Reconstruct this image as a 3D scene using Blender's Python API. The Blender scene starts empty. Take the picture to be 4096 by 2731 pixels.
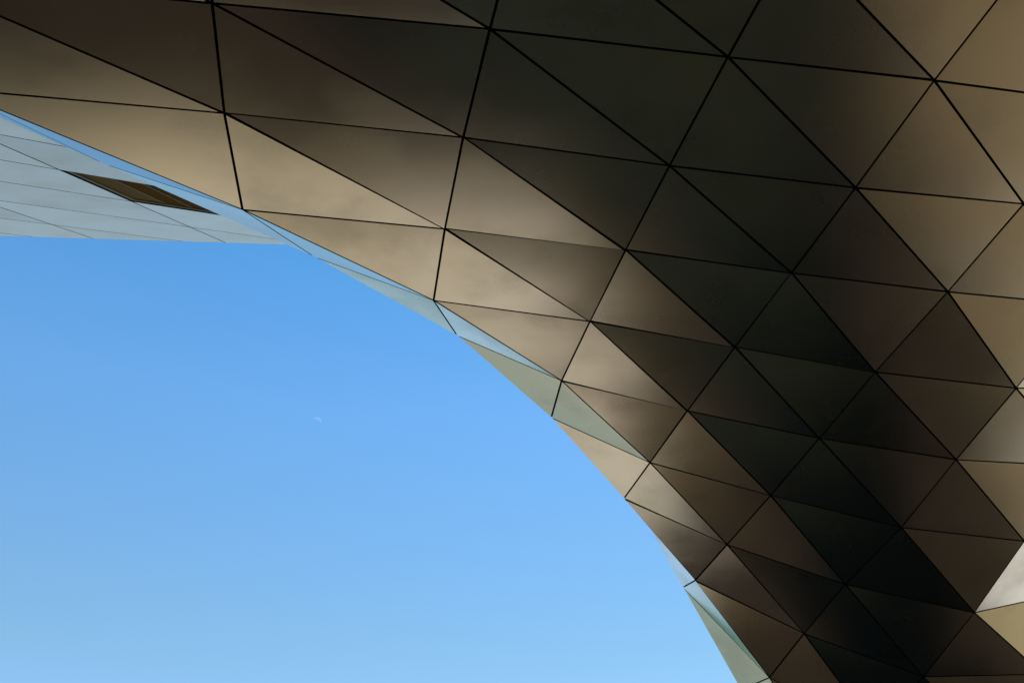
import bpy, bmesh, math, random
from mathutils import Vector, Matrix
R = math.radians
random.seed(7)
S = bpy.context.scene
COL = S.collection

# ------------------------------------------------------------------ camera, sky, sun, exposure
EYE = Vector((0.0, 0.0, 1.6))
cam_d = bpy.data.cameras.new("camera")
cam_d.lens, cam_d.sensor_width = 35.0, 36.0
cam_d.clip_start, cam_d.clip_end = 0.1, 9000.0
cam = bpy.data.objects.new("camera", cam_d)
cam.location = EYE
cam.rotation_euler = (R(90 + 35), 0, 0)
COL.objects.link(cam)
S.camera = cam

SUN_EL, SUN_AZ = 66.0, 54.0          # azimuth clockwise from the view direction (+Y)
world = bpy.data.worlds.new("World")
S.world = world
world.use_nodes = True
wn = world.node_tree
bg = wn.nodes["Background"]
sky = wn.nodes.new("ShaderNodeTexSky")
sky.sky_type = 'NISHITA'
sky.sun_disc = False
sky.sun_elevation, sky.sun_rotation = R(SUN_EL), R(SUN_AZ)
sky.altitude, sky.air_density, sky.dust_density, sky.ozone_density = 2500, 1.5, 0.6, 10.0
tint = wn.nodes.new("ShaderNodeMix")          # a deeper, slightly cyan summer sky
tint.data_type, tint.blend_type = 'RGBA', 'MULTIPLY'
tint.inputs[0].default_value = 1.0
tc = wn.nodes.new("ShaderNodeTexCoord"); sep = wn.nodes.new("ShaderNodeSeparateXYZ"); tr_ = wn.nodes.new("ShaderNodeValToRGB")
wn.links.new(tc.outputs["Generated"], sep.inputs[0]); wn.links.new(sep.outputs[2], tr_.inputs[0])
els = tr_.color_ramp.elements
for k, (pz, cz) in enumerate(((0.0, (1.02, 0.88, 0.86)), (0.16, (1.0, 0.90, 0.86)), (0.29, (0.92, 0.935, 0.74)), (0.51, (0.79, 1.01, 0.94)), (0.67, (0.46, 0.91, 0.91)))):
    if k > 1: els.new(pz)
    els[k].position = pz
    els[k].color = (*cz, 1)
tsc = wn.nodes.new("ShaderNodeVectorMath"); tsc.operation = 'SCALE'; tsc.inputs["Scale"].default_value = 1.1
wn.links.new(tr_.outputs[0], tsc.inputs[0])
wn.links.new(tsc.outputs[0], tint.inputs[7])
wn.links.new(sky.outputs["Color"], tint.inputs[6])
wn.links.new(tint.outputs[2], bg.inputs["Color"])
bg.inputs["Strength"].default_value = 0.125
sun_d = bpy.data.lights.new("sun", 'SUN')
sun_d.energy, sun_d.angle, sun_d.color = 2.5, R(0.5), (1.0, 0.94, 0.84)
sun = bpy.data.objects.new("sun", sun_d)
to_sun = Vector((math.sin(R(SUN_AZ)) * math.cos(R(SUN_EL)), math.cos(R(SUN_AZ)) * math.cos(R(SUN_EL)), math.sin(R(SUN_EL))))
sun.rotation_euler = to_sun.to_track_quat('Z', 'Y').to_euler()
COL.objects.link(sun)
vs = S.view_settings
vs.view_transform, vs.look, vs.exposure, vs.gamma = 'Standard', 'None', 0.60, 1.0
vs.use_curve_mapping = False
S.cycles.use_denoising = True
S.cycles.max_bounces = 8

# ------------------------------------------------------------------ helpers
def material(name):
    m = bpy.data.materials.new(name)
    m.use_nodes = True
    return m, m.node_tree.nodes, m.node_tree.links, m.node_tree.nodes["Principled BSDF"]

def noise(n, l, vec, scale, detail=4.0, rough=0.55):
    t = n.new("ShaderNodeTexNoise")
    t.inputs["Scale"].default_value = scale
    t.inputs["Detail"].default_value = detail
    t.inputs["Roughness"].default_value = rough
    l.new(vec, t.inputs["Vector"])
    return t.outputs["Fac"]

def ramp(n, l, fac, stops):
    r = n.new("ShaderNodeValToRGB")
    e = r.color_ramp.elements
    while len(e) < len(stops): e.new(0.5)
    for k, (p, c) in enumerate(stops):
        e[k].position = p
        e[k].color = (*c, 1) if len(c) == 3 else c
    l.new(fac, r.inputs["Fac"])
    return r.outputs["Color"]

def maprange(n, l, v, a, b, c, d):
    m = n.new("ShaderNodeMapRange")
    for k, x in zip((1, 2, 3, 4), (a, b, c, d)): m.inputs[k].default_value = x
    l.new(v, m.inputs[0])
    return m.outputs[0]

def bump(n, l, h, strength, dist, bsdf):
    b = n.new("ShaderNodeBump")
    b.inputs["Strength"].default_value = strength
    b.inputs["Distance"].default_value = dist
    l.new(h, b.inputs["Height"])
    l.new(b.outputs["Normal"], bsdf.inputs["Normal"])

def metal(name, light, dark, r0, r1, wave, wave_dist, metallic=1.0):
    m, n, l, p = material(name)
    geo = n.new("ShaderNodeNewGeometry")
    info = n.new("ShaderNodeObjectInfo")
    add = n.new("ShaderNodeVectorMath"); add.operation = 'ADD'
    mul = n.new("ShaderNodeVectorMath"); mul.operation = 'SCALE'; mul.inputs["Scale"].default_value = 40.0
    comb = n.new("ShaderNodeCombineXYZ")
    for k in range(3): l.new(info.outputs["Random"], comb.inputs[k])
    l.new(comb.outputs[0], mul.inputs[0])
    l.new(geo.outputs["Position"], add.inputs[0]); l.new(mul.outputs[0], add.inputs[1])
    v = add.outputs[0]
    stain = noise(n, l, v, 0.8, 3, 0.5)
    fine = noise(n, l, v, 5.0, 4, 0.6)
    mixf = n.new("ShaderNodeMix"); mixf.data_type = 'FLOAT'; mixf.inputs[0].default_value = 0.12
    l.new(stain, mixf.inputs[2]); l.new(fine, mixf.inputs[3])
    colr = ramp(n, l, mixf.outputs[0], [(0.30, dark), (0.50, light), (0.72, tuple(c * 1.03 for c in light))])
    hsv = n.new("ShaderNodeHueSaturation")
    l.new(colr, hsv.inputs["Color"])
    l.new(maprange(n, l, info.outputs["Random"], 0, 1, 0.90, 1.06), hsv.inputs["Value"])
    l.new(hsv.outputs[0], p.inputs["Base Color"])
    p.inputs["Metallic"].default_value = metallic
    l.new(maprange(n, l, mixf.outputs[0], 0.3, 0.65, r1, r0), p.inputs["Roughness"])
    w = noise(n, l, v, wave, 1.5, 0.4)
    bump(n, l, w, 1.0, wave_dist, p)
    if metallic == 1.0:                                   # blasted steel: a compact (Beckmann) highlight without long tails
        g = n.new("ShaderNodeBsdfMetallic")
        g.distribution = 'BECKMANN'
        g.inputs["Edge Tint"].default_value = (1, 1, 1, 1)
        for a in ("Base Color", "Roughness", "Normal"):
            l.new(p.inputs[a].links[0].from_socket, g.inputs[a])
        l.new(g.outputs[0], n["Material Output"].inputs["Surface"])
        n.remove(p)
    return m

def mesh_obj(name, verts, faces, mat, parent=None, origin=None):
    o0 = Vector(origin) if origin is not None else Vector((0, 0, 0))
    me = bpy.data.meshes.new(name)
    me.from_pydata([tuple(Vector(v) - o0) for v in verts], [], faces)
    me.materials.append(mat)
    me.update()
    o = bpy.data.objects.new(name, me)
    o.location = o0
    COL.objects.link(o)
    if parent is not None:
        o.parent = parent
        o.location = o0 - parent.location
    return o

def empty(name, loc, label, cat):
    o = bpy.data.objects.new(name, None)
    o.location = loc
    o["label"], o["category"] = label, cat
    COL.objects.link(o)
    return o

def inset_polygon(pts, nrm, d):
    """move every edge of a convex polygon inwards by d inside its own plane"""
    out = []
    k = len(pts)
    cen = sum(pts, Vector()) / k
    lines = []
    for a in range(k):
        p, q = pts[a], pts[(a + 1) % k]
        e = (q - p).normalized()
        s = nrm.cross(e)
        if s.dot(cen - p) < 0: s = -s
        lines.append((p + s * d, e))
    for a in range(k):
        (p1, e1), (p2, e2) = lines[a - 1], lines[a]
        w = p2 - p1
        den = e1.cross(e2).dot(nrm)
        t = w.cross(e2).dot(nrm) / den
        out.append(p1 + e1 * t)
    return out

def cassette(name, pts, nrm, mat, parent, gap, depth, lip=0.003, tilt=None):
    """a folded sheet-metal tray: flat face, small rounded lip, returns running back into the joint"""
    k = len(pts)
    outer = inset_polygon(pts, nrm, gap / 2)
    face = inset_polygon(outer, nrm, lip)
    cen = sum(face, Vector()) / k
    if tilt is not None:
        rot = Matrix.Rotation(Vector(tilt).length, 3, Vector(tilt).normalized()) if Vector(tilt).length > 1e-6 else Matrix.Identity(3)
        face = [cen + rot @ (v - cen) for v in face]
        outer = [cen + rot @ (v - cen) for v in outer]
    v = face + [o - nrm * lip for o in outer] + [o - nrm * depth for o in outer]
    f = [list(range(k))]
    for a in range(k):
        b = (a + 1) % k
        f.append([a, k + a, k + b, b])
        f.append([k + a, 2 * k + a, 2 * k + b, k + b])
    if (face[1] - face[0]).cross(face[2] - face[0]).dot(nrm) < 0:
        f = [list(reversed(x)) for x in f]
    o = mesh_obj(name, v, f, mat, parent, cen)
    o.data.materials.append(M_BLACK)              # black returns: the gasket, plus the joint's shade put into colour
    for q, pl in enumerate(o.data.polygons): pl.material_index = 1 if q else 0
    return o

# ------------------------------------------------------------------ materials
M_SOFFIT = metal("bead_blasted_steel", (0.665, 0.597, 0.482), (0.555, 0.495, 0.39), 0.23, 0.29, 0.55, 0.005)
M_WING = metal("pale_brushed_steel", (0.84, 0.765, 0.68), (0.78, 0.71, 0.63), 0.36, 0.42, 0.4, 0.008, 0.5)

m, n, l, p = material("black_membrane")
p.inputs["Base Color"].default_value = (0.006, 0.006, 0.006, 1)
p.inputs["Roughness"].default_value = 0.95
p.inputs["Specular IOR Level"].default_value = 0.1
M_BLACK = m

def ground_material(name, c1, c2, scale, rough=0.9):
    m, n, l, p = material(name)
    geo = n.new("ShaderNodeNewGeometry")
    a = noise(n, l, geo.outputs["Position"], scale, 6, 0.6)
    l.new(ramp(n, l, a, [(0.32, c1), (0.68, c2)]), p.inputs["Base Color"])
    p.inputs["Roughness"].default_value = rough
    p.inputs["Specular IOR Level"].default_value = 0.2
    bump(n, l, noise(n, l, geo.outputs["Position"], 30, 3), 0.3, 0.01, p)
    return m
M_EARTH = ground_material("dry_grass_and_earth", (0.07, 0.17, 0.10), (0.10, 0.21, 0.13), 0.05)
M_LIME = ground_material("pale_limestone_paving", (0.52, 0.44, 0.34), (0.60, 0.51, 0.40), 0.25)
M_REFL_DARK = ground_material("reflected_dark_ground", (0.019, 0.0125, 0.0065), (0.026, 0.017, 0.009), 0.3)
M_REFL_BROWN = ground_material("reflected_brown_ground", (0.118, 0.084, 0.044), (0.172, 0.122, 0.065), 0.18)
M_HILL = ground_material("wooded_hillside", (0.06, 0.15, 0.115), (0.09, 0.19, 0.14), 0.02)
M_RIVER = ground_material("milky_green_river", (0.33, 0.37, 0.27), (0.38, 0.43, 0.32), 0.03, 0.25)

M_REFL_RUST = ground_material("reflected_rust_ground", (0.125, 0.080, 0.031), (0.175, 0.111, 0.044), 0.3)
M_REFL_MID = ground_material("reflected_mid_ground", (0.035, 0.028, 0.014), (0.048, 0.038, 0.019), 0.3)
M_REFL_GOLD = ground_material("reflected_golden_ground", (0.45, 0.36, 0.22), (0.52, 0.42, 0.27), 0.3)
M_REFL_OCHRE = ground_material("reflected_ochre_ground", (0.36, 0.28, 0.12), (0.44, 0.35, 0.17), 1.5)
M_REFL_WHITE = ground_material("reflected_white_ground", (0.72, 0.66, 0.58), (0.80, 0.74, 0.66), 0.3)

# ------------------------------------------------------------------ ground
def sheet(name, pts, z, mat):
    o = mesh_obj(name, [(x, y, z) for x, y in pts], [list(range(len(pts)))], mat)
    if o.data.polygons[0].normal.z < 0: o.data.flip_normals()
    o["kind"] = "structure"
    return o
sheet("ground", [(4000 * math.cos(R(a)), 4000 * math.sin(R(a))) for a in range(0, 360, 6)], 0.0, M_EARTH)
# wooded hills along the horizon
hv, hf = [], []
HN = 72
for k in range(HN + 1):
    a = 2 * math.pi * k / HN
    for rr, hh in ((640, -2), (760, 46 + 14 * math.sin(3 * a + 1) + 7 * math.sin(11 * a)), (900, 72 + 16 * math.sin(4 * a) + 8 * math.sin(13 * a + 2)), (1100, -2)):
        hv.append((rr * math.sin(a), rr * math.cos(a), hh))
for k in range(HN):
    for q in range(3): hf.append([k * 4 + q, k * 4 + 4 + q, k * 4 + 5 + q, k * 4 + 1 + q])
hills = mesh_obj("hills", hv, hf, M_HILL)
hills["kind"] = "structure"
sheet("river", [(-400, 47), (60, 49), (300, 70), (300, 130), (60, 110), (-400, 110)], 0.004, M_RIVER)
sheet("plaza", [(-60, -45), (55, -45), (55, 44), (-60, 44)], 0.004, M_LIME)
EDGE = [(-40, 19.5), (-16, 21.6), (-11, 21.8), (-8, 21.6), (-5, 23.1), (-2, 23.0), (0.5, 23.4), (1.7, 24.0), (3.2, 24.4), (5.3, 25.6), (5.6, 26.7),
        (3.0, 27.9), (2.5, 29.8), (1.6, 31.0), (0.6, 32.3), (0.4, 35.0), (1.5, 37.0), (2.4, 46.0)]
def edge(off):           # invented line between dark and pale ground, moved outwards by off
    out = []
    for k, (x, y) in enumerate(EDGE):
        (xa, ya), (xb, yb_) = EDGE[max(k - 1, 0)], EDGE[min(k + 1, len(EDGE) - 1)]
        nx, ny = -(yb_ - ya), xb - xa
        q = math.hypot(nx, ny)
        out.append((x + nx / q * off, y + ny / q * off))
    return out
sheet("refl_brown_zone", [(3, 38), (16, 46), (23.5, 33), (23.5, -40), (0, -40)], 0.008, M_REFL_BROWN)  # added brown ground, unseen; gives the right-hand panels their brown reflection
sheet("refl_gold_band", edge(6.0)[:6] + edge(1.0)[5::-1], 0.008, M_REFL_GOLD)  # added golden strip outside the frame, tints what the left panels reflect
sheet("refl_ochre_zone", [(24, 8), (31, 8), (31, 28.5), (24, 28.5)], 0.008, M_REFL_OCHRE)  # invented ochre patch, placed for the olive facet to reflect
sheet("refl_white_zone", [(24, 29), (60, 29), (60, 46), (20, 46), (20, 38), (24, 34)], 0.008, M_REFL_WHITE)  # invented white patch that brightens the facet reflecting it
DARK_RIGHT = [(18.0, 33), (19.0, 28), (18.5, 23.4), (16.7, 21.5), (13.8, 19), (12.2, 15), (12.0, -40)]
sheet("refl_mid_band", edge(1.4)[:8] + edge(0.3)[8:] + [(12, 46)] + [(x + 1.9, y) for x, y in DARK_RIGHT] + [(-40, -40)], 0.012, M_REFL_MID)  # added half-dark band, softens the reflected step from dark to pale
sheet("refl_dark_zone", edge(-0.7)[:8] + edge(0.2)[8:] + [(12, 45.9)] + DARK_RIGHT + [(-39.9, -40)], 0.016, M_REFL_DARK)  # made-up dark ground; puts the shade the soffit mirrors into colour
sheet("refl_rust_zone", [(1.5, -40), (-0.5, 17.0), (0.8, 20), (3, 22.8), (6, 24.2), (9, 24.0), (10.8, 22), (12.2, 19.5), (12.5, 18), (11.8, 14), (11.6, -40)], 0.020, M_REFL_RUST)  # added zone, its colour lifted to offset the canopy's shade in reflections

# ------------------------------------------------------------------ the overhanging building
NODES = {(-5,-4):(-12.605,-4.251,7.877), (-5,-3):(-9.790,-3.777,8.208), (-5,-2):(-6.739,-3.159,8.815), (-5,-1):(-3.636,-2.383,9.609),
(-5,0):(-0.474,-1.992,10.474), (-5,1):(2.440,-1.484,11.028), (-5,2):(5.181,-0.784,11.468), (-5,3):(8.013,-0.196,12.010), (-5,4):(10.831,0.413,12.535),
(-5,5):(13.669,0.982,13.081), (-5,6):(16.561,1.379,13.793), (-5,7):(19.482,1.601,14.812), (-5,8):(22.426,1.911,16.033), (-5,9):(25.509,2.680,16.932),
(-4,-4):(-12.924,-2.401,8.076), (-4,-3):(-10.133,-2.018,8.417), (-4,-2):(-7.270,-1.488,8.800), (-4,-1):(-4.235,-0.833,9.455),
(-4,0):(-1.206,-0.160,10.168), (-4,1):(1.855,0.220,10.906), (-4,2):(4.650,0.877,11.356), (-4,3):(7.457,1.495,11.874), (-4,4):(10.276,2.105,12.394),
(-4,5):(13.141,2.621,12.999), (-4,6):(16.031,3.034,13.763), (-4,7):(18.930,3.503,14.628), (-4,8):(21.907,4.237,15.309), (-4,9):(25.070,5.298,15.413),
(-3,-4):(-13.295,-0.781,8.474), (-3,-3):(-10.447,-0.223,8.603), (-3,-2):(-7.660,0.215,8.958), (-3,-1):(-4.762,0.784,9.404),
(-3,0):(-1.802,1.477,10.009), (-3,1):(1.187,2.030,10.677), (-3,2):(4.116,2.529,11.264), (-3,3):(6.902,3.185,11.737), (-3,4):(9.734,3.778,12.271),
(-3,5):(12.592,4.300,12.896), (-3,6):(15.448,4.861,13.568), (-3,7):(18.348,5.580,14.136), (-3,8):(21.365,6.474,14.384), (-3,9):(24.491,7.456,14.214),
(-2,-4):(-13.726,0.744,8.758), (-2,-3):(-10.808,1.405,8.959), (-2,-2):(-7.976,1.931,9.167), (-2,-1):(-5.187,2.448,9.499), (-2,0):(-2.292,3.048,9.983),
(-2,1):(0.580,3.764,10.490), (-2,2):(3.527,4.253,11.118), (-2,3):(6.346,4.876,11.601), (-2,4):(9.181,5.457,12.145), (-2,5):(11.998,6.074,12.708),
(-2,6):(14.838,6.792,13.213), (-2,7):(17.758,7.600,13.543), (-2,8):(20.745,8.448,13.642), (-2,9):(23.725,9.286,13.593),
(-1,-7):(-11.414,2.117,17.135), (-1,-6):(-11.664,2.267,14.535), (-1,-5):(-11.914,2.417,11.935), (-1,-4):(-12.164,2.567,9.935),
(-1,-3):(-11.265,2.866,9.228), (-1,-2):(-8.321,3.591,9.444), (-1,-1):(-5.512,4.102,9.729), (-1,0):(-2.747,4.739,10.143), (-1,1):(0.129,5.368,10.578),
(-1,2):(2.939,6.045,10.966), (-1,3):(5.810,6.586,11.494), (-1,4):(8.581,7.200,11.959), (-1,5):(11.377,7.918,12.429), (-1,6):(14.232,8.684,12.811),
(-1,7):(17.124,9.463,13.056), (-1,8):(20.007,10.245,13.219), (-1,9):(22.852,11.030,13.391), (0,-6):(-9.106,4.323,17.428),
(0,-5):(-9.356,4.473,14.828), (0,-4):(-9.606,4.623,12.228), (0,-3):(-9.856,4.773,10.228), (0,-2):(-8.761,5.055,9.694), (0,-1):(-5.896,5.837,10.019),
(0,0):(-3.094,6.415,10.347), (0,1):(-0.243,6.984,10.671), (0,2):(2.511,7.590,10.950), (0,3):(5.247,8.275,11.350), (0,4):(8.002,9.029,11.761),
(0,5):(10.775,9.726,12.131), (0,6):(13.602,10.476,12.467), (0,7):(16.411,11.234,12.743), (0,8):(19.202,12.005,13.028), (0,9):(21.984,12.781,13.337),
(1,-5):(-6.799,6.528,17.720), (1,-4):(-7.049,6.678,15.120), (1,-3):(-7.299,6.828,12.520), (1,-2):(-7.549,6.978,10.520), (1,-1):(-6.231,7.399,10.183),
(1,0):(-3.359,7.995,10.448), (1,1):(-0.603,8.632,10.717), (1,2):(2.045,9.279,10.877), (1,3):(4.704,9.960,11.143), (1,4):(7.441,10.711,11.535),
(1,5):(10.158,11.439,11.848), (1,6):(12.914,12.221,12.212), (1,7):(15.660,12.991,12.565), (1,8):(18.407,13.761,12.919), (1,9):(21.154,14.531,13.273),
(2,-4):(-4.492,8.734,18.013), (2,-3):(-4.742,8.884,15.413), (2,-2):(-4.992,9.034,12.813), (2,-1):(-5.303,9.292,10.922), (2,0):(-3.598,9.881,10.663),
(2,1):(-0.933,10.434,10.811), (2,2):(1.635,10.974,10.889), (2,3):(4.173,11.592,10.964), (2,4):(6.842,12.357,11.204), (2,5):(9.436,13.105,11.510),
(2,6):(12.209,13.958,12.040), (2,7):(14.928,14.739,12.448), (2,8):(17.629,15.505,12.801), (2,9):(20.334,16.275,13.184), (3,-3):(-2.184,10.939,18.306),
(3,-2):(-2.434,11.089,15.706), (3,-1):(-2.684,11.239,13.106), (3,0):(-2.973,11.541,11.233), (3,1):(-1.209,12.212,10.921), (3,2):(1.234,12.718,10.892),
(3,3):(3.636,13.356,10.839), (3,4):(6.142,14.089,10.835), (3,5):(8.854,14.792,10.959), (3,6):(11.532,15.637,11.484), (3,7):(14.183,16.427,11.977),
(3,8):(16.819,17.195,12.456), (3,9):(19.454,17.964,12.934), (4,-2):(-0.174,13.223,18.499), (4,-1):(-0.424,13.373,15.899),
(4,0):(-0.674,13.523,13.299), (4,1):(-0.928,13.729,11.339), (4,2):(0.854,14.426,10.878), (4,3):(3.093,15.077,10.668), (4,4):(5.553,15.734,10.486),
(4,5):(8.282,16.473,10.449), (4,6):(11.119,17.291,10.739), (4,7):(13.698,18.083,11.278), (4,8):(16.206,18.903,11.889), (4,9):(18.711,19.675,12.476),
(5,-1):(1.485,15.672,18.344), (5,0):(1.235,15.822,15.744), (5,1):(0.985,15.972,13.144), (5,2):(0.730,15.999,11.072), (5,3):(2.611,16.740,10.528),
(5,4):(4.982,17.408,10.175), (5,5):(7.694,18.230,9.879), (5,6):(10.442,18.950,9.909), (5,7):(13.099,19.678,10.463), (5,8):(15.680,20.479,11.202),
(5,9):(18.189,21.275,11.887), (6,0):(3.048,18.145,17.891), (6,1):(2.798,18.295,15.291), (6,2):(2.548,18.445,12.691), (6,3):(2.273,18.379,10.585),
(6,4):(4.421,19.157,9.924), (6,5):(6.969,19.974,9.393), (6,6):(9.844,20.671,9.036), (6,7):(12.365,21.352,9.748), (6,8):(14.857,21.993,10.446),
(6,9):(17.376,22.677,11.160), (7,1):(3.104,19.705,16.739), (7,2):(2.854,19.855,14.139), (7,3):(2.590,19.896,11.484), (7,4):(4.017,20.872,9.832),
(7,5):(6.438,21.665,8.921), (7,6):(9.137,22.378,8.191), (7,7):(12.020,22.789,8.373), (7,8):(14.451,23.498,9.218), (7,9):(16.713,24.291,10.313),
(8,2):(4.527,22.212,15.508), (8,3):(4.277,22.362,12.908), (8,4):(4.021,22.480,10.295), (8,5):(5.986,23.454,8.488), (8,6):(8.409,24.065,7.465),
(8,7):(11.393,24.514,6.971), (8,8):(14.166,24.852,7.695), (8,9):(16.687,25.522,8.609), (9,3):(6.150,24.748,13.861), (9,4):(5.900,24.898,11.261),
(9,5):(5.664,25.114,8.679), (9,6):(7.636,25.794,6.747), (9,7):(10.354,26.393,5.993), (9,8):(13.741,26.535,5.900), (9,9):(16.338,26.965,7.032),
(10,4):(10.025,27.655,12.203), (10,5):(9.775,27.805,9.603), (10,6):(9.525,27.955,7.003), (10,7):(9.275,28.105,5.003), (10,8):(12.313,28.764,4.532),
(10,9):(16.055,28.508,5.038), (11,5):(11.678,30.014,10.470), (11,6):(11.428,30.164,7.870), (11,7):(11.178,30.314,5.270), (11,8):(10.928,30.464,3.270),
(11,9):(14.273,31.135,3.070)}
N = {k: Vector(v) for k, v in NODES.items()}
# small tilts of single panels, fitted to steer their reflected brightness (rotation vectors, radians)
TILTS = {((-1,2),(-1,3),(0,3)):(0.0001,-0.0005,0.0000), ((-1,2),(0,3),(0,2)):(-0.0000,-0.0053,-0.0002), ((-1,3),(0,4),(0,3)):(-0.0005,-0.0003,-0.0001),
((0,-1),(0,0),(1,0)):(0.0013,-0.0002,0.0001), ((0,-1),(1,0),(1,-1)):(-0.0013,0.0009,0.0000), ((0,0),(0,1),(1,1)):(-0.0047,-0.0009,-0.0005),
((0,0),(1,1),(1,0)):(-0.0011,-0.0001,-0.0001), ((0,1),(0,2),(1,2)):(-0.0001,-0.0010,0.0000), ((0,2),(0,3),(1,3)):(0.0005,-0.0000,0.0001),
((0,2),(1,3),(1,2)):(-0.0009,0.0008,-0.0001), ((0,3),(0,4),(1,4)):(0.0005,-0.0027,0.0003), ((0,3),(1,4),(1,3)):(-0.0006,-0.0011,-0.0000),
((1,-1),(1,0),(2,0)):(-0.0016,-0.0006,-0.0002), ((1,0),(1,1),(2,1)):(-0.0101,0.0001,-0.0008), ((1,0),(2,1),(2,0)):(0.0020,0.0006,0.0001),
((1,1),(1,2),(2,2)):(-0.0052,-0.0015,-0.0003), ((1,1),(2,2),(2,1)):(-0.0054,0.0100,0.0005), ((1,2),(1,3),(2,3)):(0.0005,0.0001,0.0000),
((1,2),(2,3),(2,2)):(0.0002,0.0069,0.0001), ((1,3),(1,4),(2,4)):(-0.0009,-0.0059,0.0006), ((1,3),(2,4),(2,3)):(-0.0010,-0.0039,0.0002),
((1,4),(2,5),(2,4)):(0.0000,0.0001,-0.0000), ((2,0),(2,1),(3,1)):(0.0004,0.0001,0.0000), ((2,1),(2,2),(3,2)):(-0.0094,0.0030,-0.0002),
((2,1),(3,2),(3,1)):(0.0003,0.0000,-0.0000), ((2,2),(2,3),(3,3)):(0.0026,0.0022,-0.0000), ((2,2),(3,3),(3,2)):(0.0026,0.0117,-0.0001),
((2,3),(2,4),(3,4)):(0.0002,0.0005,-0.0001), ((2,3),(3,4),(3,3)):(-0.0094,0.0074,-0.0007), ((2,4),(2,5),(3,5)):(-0.0000,-0.0005,0.0001),
((2,4),(3,5),(3,4)):(0.0001,0.0009,-0.0001), ((3,1),(3,2),(4,2)):(-0.0002,0.0015,-0.0000), ((3,2),(3,3),(4,3)):(-0.0010,-0.0013,0.0001),
((3,2),(4,3),(4,2)):(-0.0046,0.0070,0.0002), ((3,3),(3,4),(4,4)):(-0.0059,0.0044,-0.0012), ((3,3),(4,4),(4,3)):(0.0000,0.0000,-0.0000),
((3,4),(3,5),(4,5)):(0.0002,0.0007,-0.0002), ((3,4),(4,5),(4,4)):(-0.0049,-0.0055,0.0009), ((3,5),(4,6),(4,5)):(0.0019,-0.0058,0.0018),
((4,2),(4,3),(5,3)):(-0.0032,-0.0083,0.0011), ((4,3),(5,4),(5,3)):(-0.0006,0.0023,-0.0002), ((4,4),(4,5),(5,5)):(0.0001,0.0016,-0.0005),
((4,5),(4,6),(5,6)):(-0.0002,-0.0006,0.0002), ((5,2),(5,3),(6,3)):(0.0002,-0.0000,-0.0001), ((5,3),(5,4),(6,4)):(0.0017,-0.0007,-0.0001),
((5,3),(6,4),(6,3)):(0.0005,0.0028,-0.0002), ((5,4),(5,5),(6,5)):(-0.0042,0.0010,-0.0002), ((5,4),(6,5),(6,4)):(0.0008,-0.0006,0.0000),
((5,5),(5,6),(6,6)):(-0.0005,0.0019,-0.0009), ((5,6),(6,7),(6,6)):(-0.0001,0.0003,-0.0001), ((6,3),(6,4),(7,4)):(0.0069,-0.0070,-0.0010),
((6,4),(6,5),(7,5)):(-0.0015,-0.0014,0.0006), ((6,4),(7,5),(7,4)):(0.0037,-0.0029,-0.0009), ((6,5),(7,6),(7,5)):(0.0000,0.0000,-0.0000),
((6,6),(6,7),(7,7)):(0.0000,-0.0001,0.0001), ((6,6),(7,7),(7,6)):(-0.0025,-0.0007,-0.0000), ((7,4),(7,5),(8,5)):(0.0058,-0.0087,0.0011),
((7,5),(7,6),(8,6)):(-0.0030,-0.0008,0.0008), ((7,5),(8,6),(8,5)):(0.0027,-0.0024,-0.0002)}
building = empty("museum_building", (14, 30, 0),
                 "huge overhanging curved building clad in triangular brown metal panels, filling the top and right", "building")
GAP, DEPTH = 0.027, 0.055
tris = []
for (i, j) in sorted(N):
    for tri in (((i, j), (i, j + 1), (i + 1, j + 1)), ((i, j), (i + 1, j + 1), (i + 1, j))):
        if all(k in N for k in tri): tris.append(tri)
acc = {k: Vector() for k in N}
tri_n = {}
for t in tris:
    a, b, c = (N[k] for k in t)
    nr = (c - a).cross(b - a)        # outward: down and away from the body
    nr.normalize()
    tri_n[t] = nr
    for k in t: acc[k] += nr
SIGN = 1.0 if tri_n[((2, 2), (2, 3), (3, 3))].z < 0 else -1.0
for t in tris:
    tri_n[t] = tri_n[t] * SIGN
for k in acc: acc[k] = (acc[k] * SIGN).normalized()
for t in tris:
    (i, j), (i2, j2), (i3, j3) = t
    if i <= -4 or min(j - i, j2 - i2, j3 - i3) <= -6 or j3 >= 9 and i < 4: continue      # far side of the body, never in sight
    cassette("panel", [N[k].copy() for k in t], tri_n[t], M_SOFFIT, building, GAP, DEPTH, tilt=TILTS.get(t))
kid = {k: q for q, k in enumerate(sorted(N))}
core = mesh_obj("backing_membrane", [N[k] - acc[k] * 0.115 for k in sorted(N)],
                [[kid[k] for k in t] for t in tris], M_BLACK, building, (14, 30, 0))
# the leg the shell comes down on
pv = []
for x, y in ((11.2, 29.4), (17.5, 28.6), (18.0, 35.0), (11.6, 35.0)): pv.append((x, y, 0.0))
for x, y in ((10.0, 29.2), (18.5, 27.6), (19.0, 36.0), (10.4, 36.0)): pv.append((x, y, 5.6))
mesh_obj("pier", pv, [[0, 3, 2, 1], [4, 5, 6, 7], [0, 1, 5, 4], [1, 2, 6, 5], [2, 3, 7, 6], [3, 0, 4, 7]], M_BLACK, building, (14, 32, 0))

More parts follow.
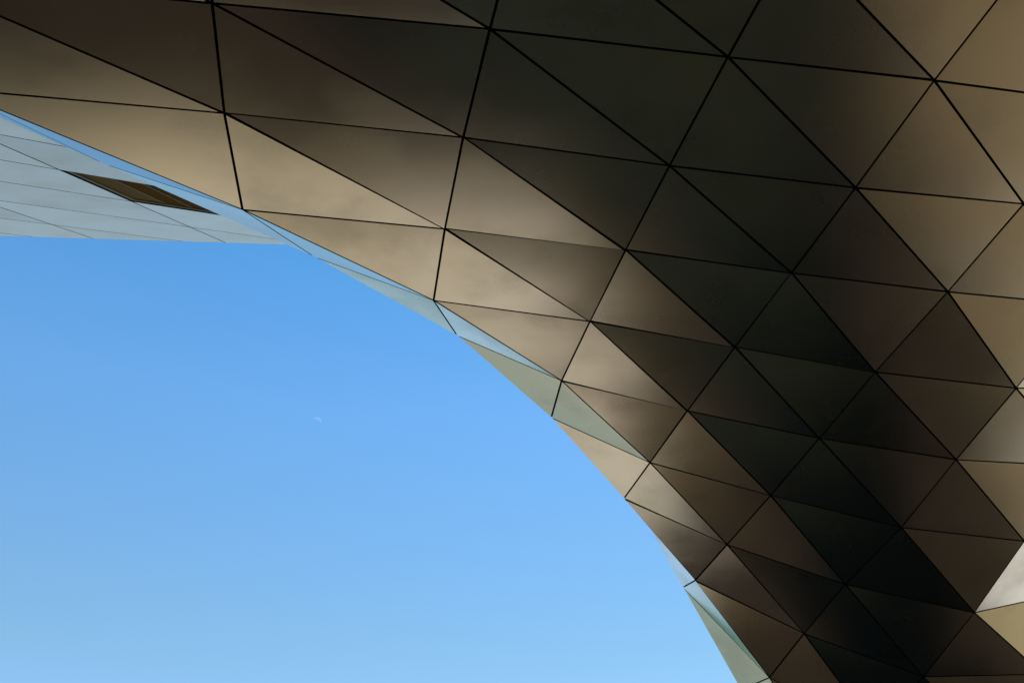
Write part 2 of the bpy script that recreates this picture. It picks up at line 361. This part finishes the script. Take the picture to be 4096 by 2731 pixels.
# ------------------------------------------------------------------ the pale wing beyond it
WO = Vector((-10.71524, 16.88791, 18.36271))
WH = Vector((0.66618588, 0.63351847, 0.39351077))
WD = Vector((0.11859132, 0.8557697, 0.5035815))
WN = Vector((0.03091758, 0.50373205, -0.86330651))
wing = empty("museum_wing", WO, "pale grey leaning wing with long flat panels and one dark window", "building")
CUT_A, CUT_B = (-10.48, 15.38), (3.22, 8.04)
def side(q):      # > 0 on the kept side of the lower rim
    dx, dy = CUT_B[0] - CUT_A[0], CUT_B[1] - CUT_A[1]
    return -(dx * (q[1] - CUT_A[1]) - dy * (q[0] - CUT_A[0]))
def clip(poly):
    out = []
    for a in range(len(poly)):
        p, q = poly[a], poly[(a + 1) % len(poly)]
        sp, sq = side(p), side(q)
        if sp >= 0: out.append(p)
        if sp * sq < 0:
            t = sp / (sp - sq)
            out.append((p[0] + t * (q[0] - p[0]), p[1] + t * (q[1] - p[1])))
    return out
def wpt(u, v, d=0.0): return WO + WH * u + WD * v + WN * d
US = [-25.2, -18.9, -12.6, -6.29, 0.06, 6.3, 12.6]
VS = [-6.9, -3.43, -0.02, 3.42, 7.03, 10.83, 14.57, 18.2, 22.0, 25.8]
for a in range(len(US) - 1):
    for b in range(len(VS) - 1):
        if (a, b) == (4, 2): continue                     # the window
        poly = clip([(US[a], VS[b]), (US[a + 1], VS[b]), (US[a + 1], VS[b + 1]), (US[a], VS[b + 1])])
        if len(poly) < 3: continue
        pts = [wpt(*q) for q in poly]
        if (pts[1] - pts[0]).cross(pts[2] - pts[0]).length < 0.3: continue
        cassette("panel", pts, WN, M_WING, wing, 0.032, 0.06)
# body of the wing behind its panels
body = clip([(US[0], VS[0]), (US[-1], VS[0]), (US[-1], VS[-1]), (US[0], VS[-1])])
kb = len(body)
window_rect = [(US[4], VS[2]), (US[5], VS[2]), (US[5], VS[3]), (US[4], VS[3])]
bv = [wpt(u, v, -0.35) for u, v in body] + [wpt(u, v, -0.35) + Vector((0.0, 0.0, 3.5)) for u, v in body]
bf = [list(range(kb)), list(range(2 * kb - 1, kb - 1, -1))] + [[q, kb + q, kb + (q + 1) % kb, (q + 1) % kb] for q in range(kb)]
mesh_obj("body", bv, bf, M_BLACK, wing, WO)

m, n, l, p = material("brown_tinted_glass")
p.inputs["Base Color"].default_value = (0.105, 0.056, 0.017, 1)
p.inputs["Roughness"].default_value = 0.35
p.inputs["Specular IOR Level"].default_value = 0.0
p.inputs["IOR"].default_value = 1.0
M_GLASS = m
m, n, l, p = material("lit_olive_pane")  # first pane: its lit look put into a lighter olive
p.inputs["Base Color"].default_value = (0.15, 0.105, 0.05, 1)
p.inputs["Specular IOR Level"].default_value = 0.0
p.inputs["IOR"].default_value = 1.0
M_LIT_PANE = m
m, n, l, p = material("weathered_bronze_frame")
geo = n.new("ShaderNodeNewGeometry")
l.new(ramp(n, l, noise(n, l, geo.outputs["Position"], 3), [(0.3, (0.17, 0.125, 0.065)), (0.7, (0.24, 0.18, 0.10))]), p.inputs["Base Color"])
p.inputs["Roughness"].default_value = 0.5
p.inputs["Specular IOR Level"].default_value = 0.1
M_FRAME = m
def bar(name, quad, d0, d1, mat, parent, origin):
    v = [wpt(u, w, d1) for u, w in quad] + [wpt(u, w, d0) for u, w in quad]
    f = [[0, 1, 2, 3], [7, 6, 5, 4]] + [[q, q + 4, (q + 1) % 4 + 4, (q + 1) % 4] for q in range(4)]
    return mesh_obj(name, v, f, mat, parent, origin)
win_o = wpt(3.2, 1.7, -0.3)
u0, u1, v0, v1 = US[4] + .03, US[5] - .03, VS[2] + .03, VS[3] - .03
frame = bar("window", [(u0, v0), (u1, v0), (u1, v0 + .10), (u0, v0 + .10)], -0.32, -0.02, M_FRAME, wing, win_o)
bar("sill", [(u0, v1 - .16), (u1, v1 - .16), (u1, v1), (u0, v1)], -0.32, -0.03, M_FRAME, frame, win_o)
bar("jamb", [(u0, v0 + .1), (u0 + .14, v0 + .1), (u0 + .14, v1 - .16), (u0, v1 - .16)], -0.32, -0.03, M_FRAME, frame, win_o)
cuts = [u0 + .14, 1.15, 1.97, 3.2, 4.6, u1]
for q in range(len(cuts) - 1):
    bar("pane", [(cuts[q], v0 + .1), (cuts[q + 1], v0 + .1), (cuts[q + 1], v1 - .16), (cuts[q], v1 - .16)], -0.09, -0.07, M_GLASS if q else M_LIT_PANE, frame, win_o)
    if q: bar("glazing_bar", [(cuts[q] - .022, v0 + .1), (cuts[q] + .022, v0 + .1), (cuts[q] + .022, v1 - .16), (cuts[q] - .022, v1 - .16)],
              -0.068, -0.05, M_FRAME, frame, win_o)
for o in frame.children: o.location = (0, 0, 0)

# ------------------------------------------------------------------ the moon: the sunlit part of a far sphere
m, n, l, p = material("moonlight")
n.remove(p)
em = n.new("ShaderNodeEmission"); tr = n.new("ShaderNodeBsdfTransparent"); ad = n.new("ShaderNodeAddShader")
em.inputs["Color"].default_value = (1.0, 0.86, 0.74, 1)
em.inputs["Strength"].default_value = 0.05
l.new(em.outputs[0], ad.inputs[0]); l.new(tr.outputs[0], ad.inputs[1])
l.new(ad.outputs[0], n["Material Output"].inputs["Surface"])
rot = cam.rotation_euler.to_matrix()
mdir = (rot @ Vector(((1267 - 2048) / 3982, -(1686 - 1365.5) / 3982, -1))).normalized()
mpos, mrad = EYE + mdir * 4200, 4200 * math.tan(R(0.27))
lit = (rot @ Vector((0.53, 0.84, 0.0)) * 0.84 + mdir * 0.54).normalized()     # towards the sun, beyond the moon
pole = lit.cross(mdir).normalized()
ex = pole.cross(mdir).normalized()
if ex.dot(lit) < 0: ex = -ex
ez = -mdir
el = math.acos(max(-1, min(1, lit.dot(ez))))       # phase angle between viewer and sun as seen from the moon
mv, mf = [], []
NA, NB = 24, 6
for a in range(NA + 1):
    lat = math.pi * (a / NA - 0.5)
    for b in range(NB + 1):
        lon = (el - math.pi / 2) + (math.pi - el) * b / NB
        dvec = (ez * math.cos(lon) + ex * math.sin(lon)) * math.cos(lat) + pole * math.sin(lat)
        mv.append(mpos + dvec * mrad)
for a in range(NA):
    for b in range(NB):
        q = a * (NB + 1) + b
        mf.append([q, q + 1, q + NB + 2, q + NB + 1])
moon = mesh_obj("moon", mv, mf, m, None, mpos)
moon["label"], moon["category"] = "faint pale crescent moon in the clear blue daytime sky", "moon"
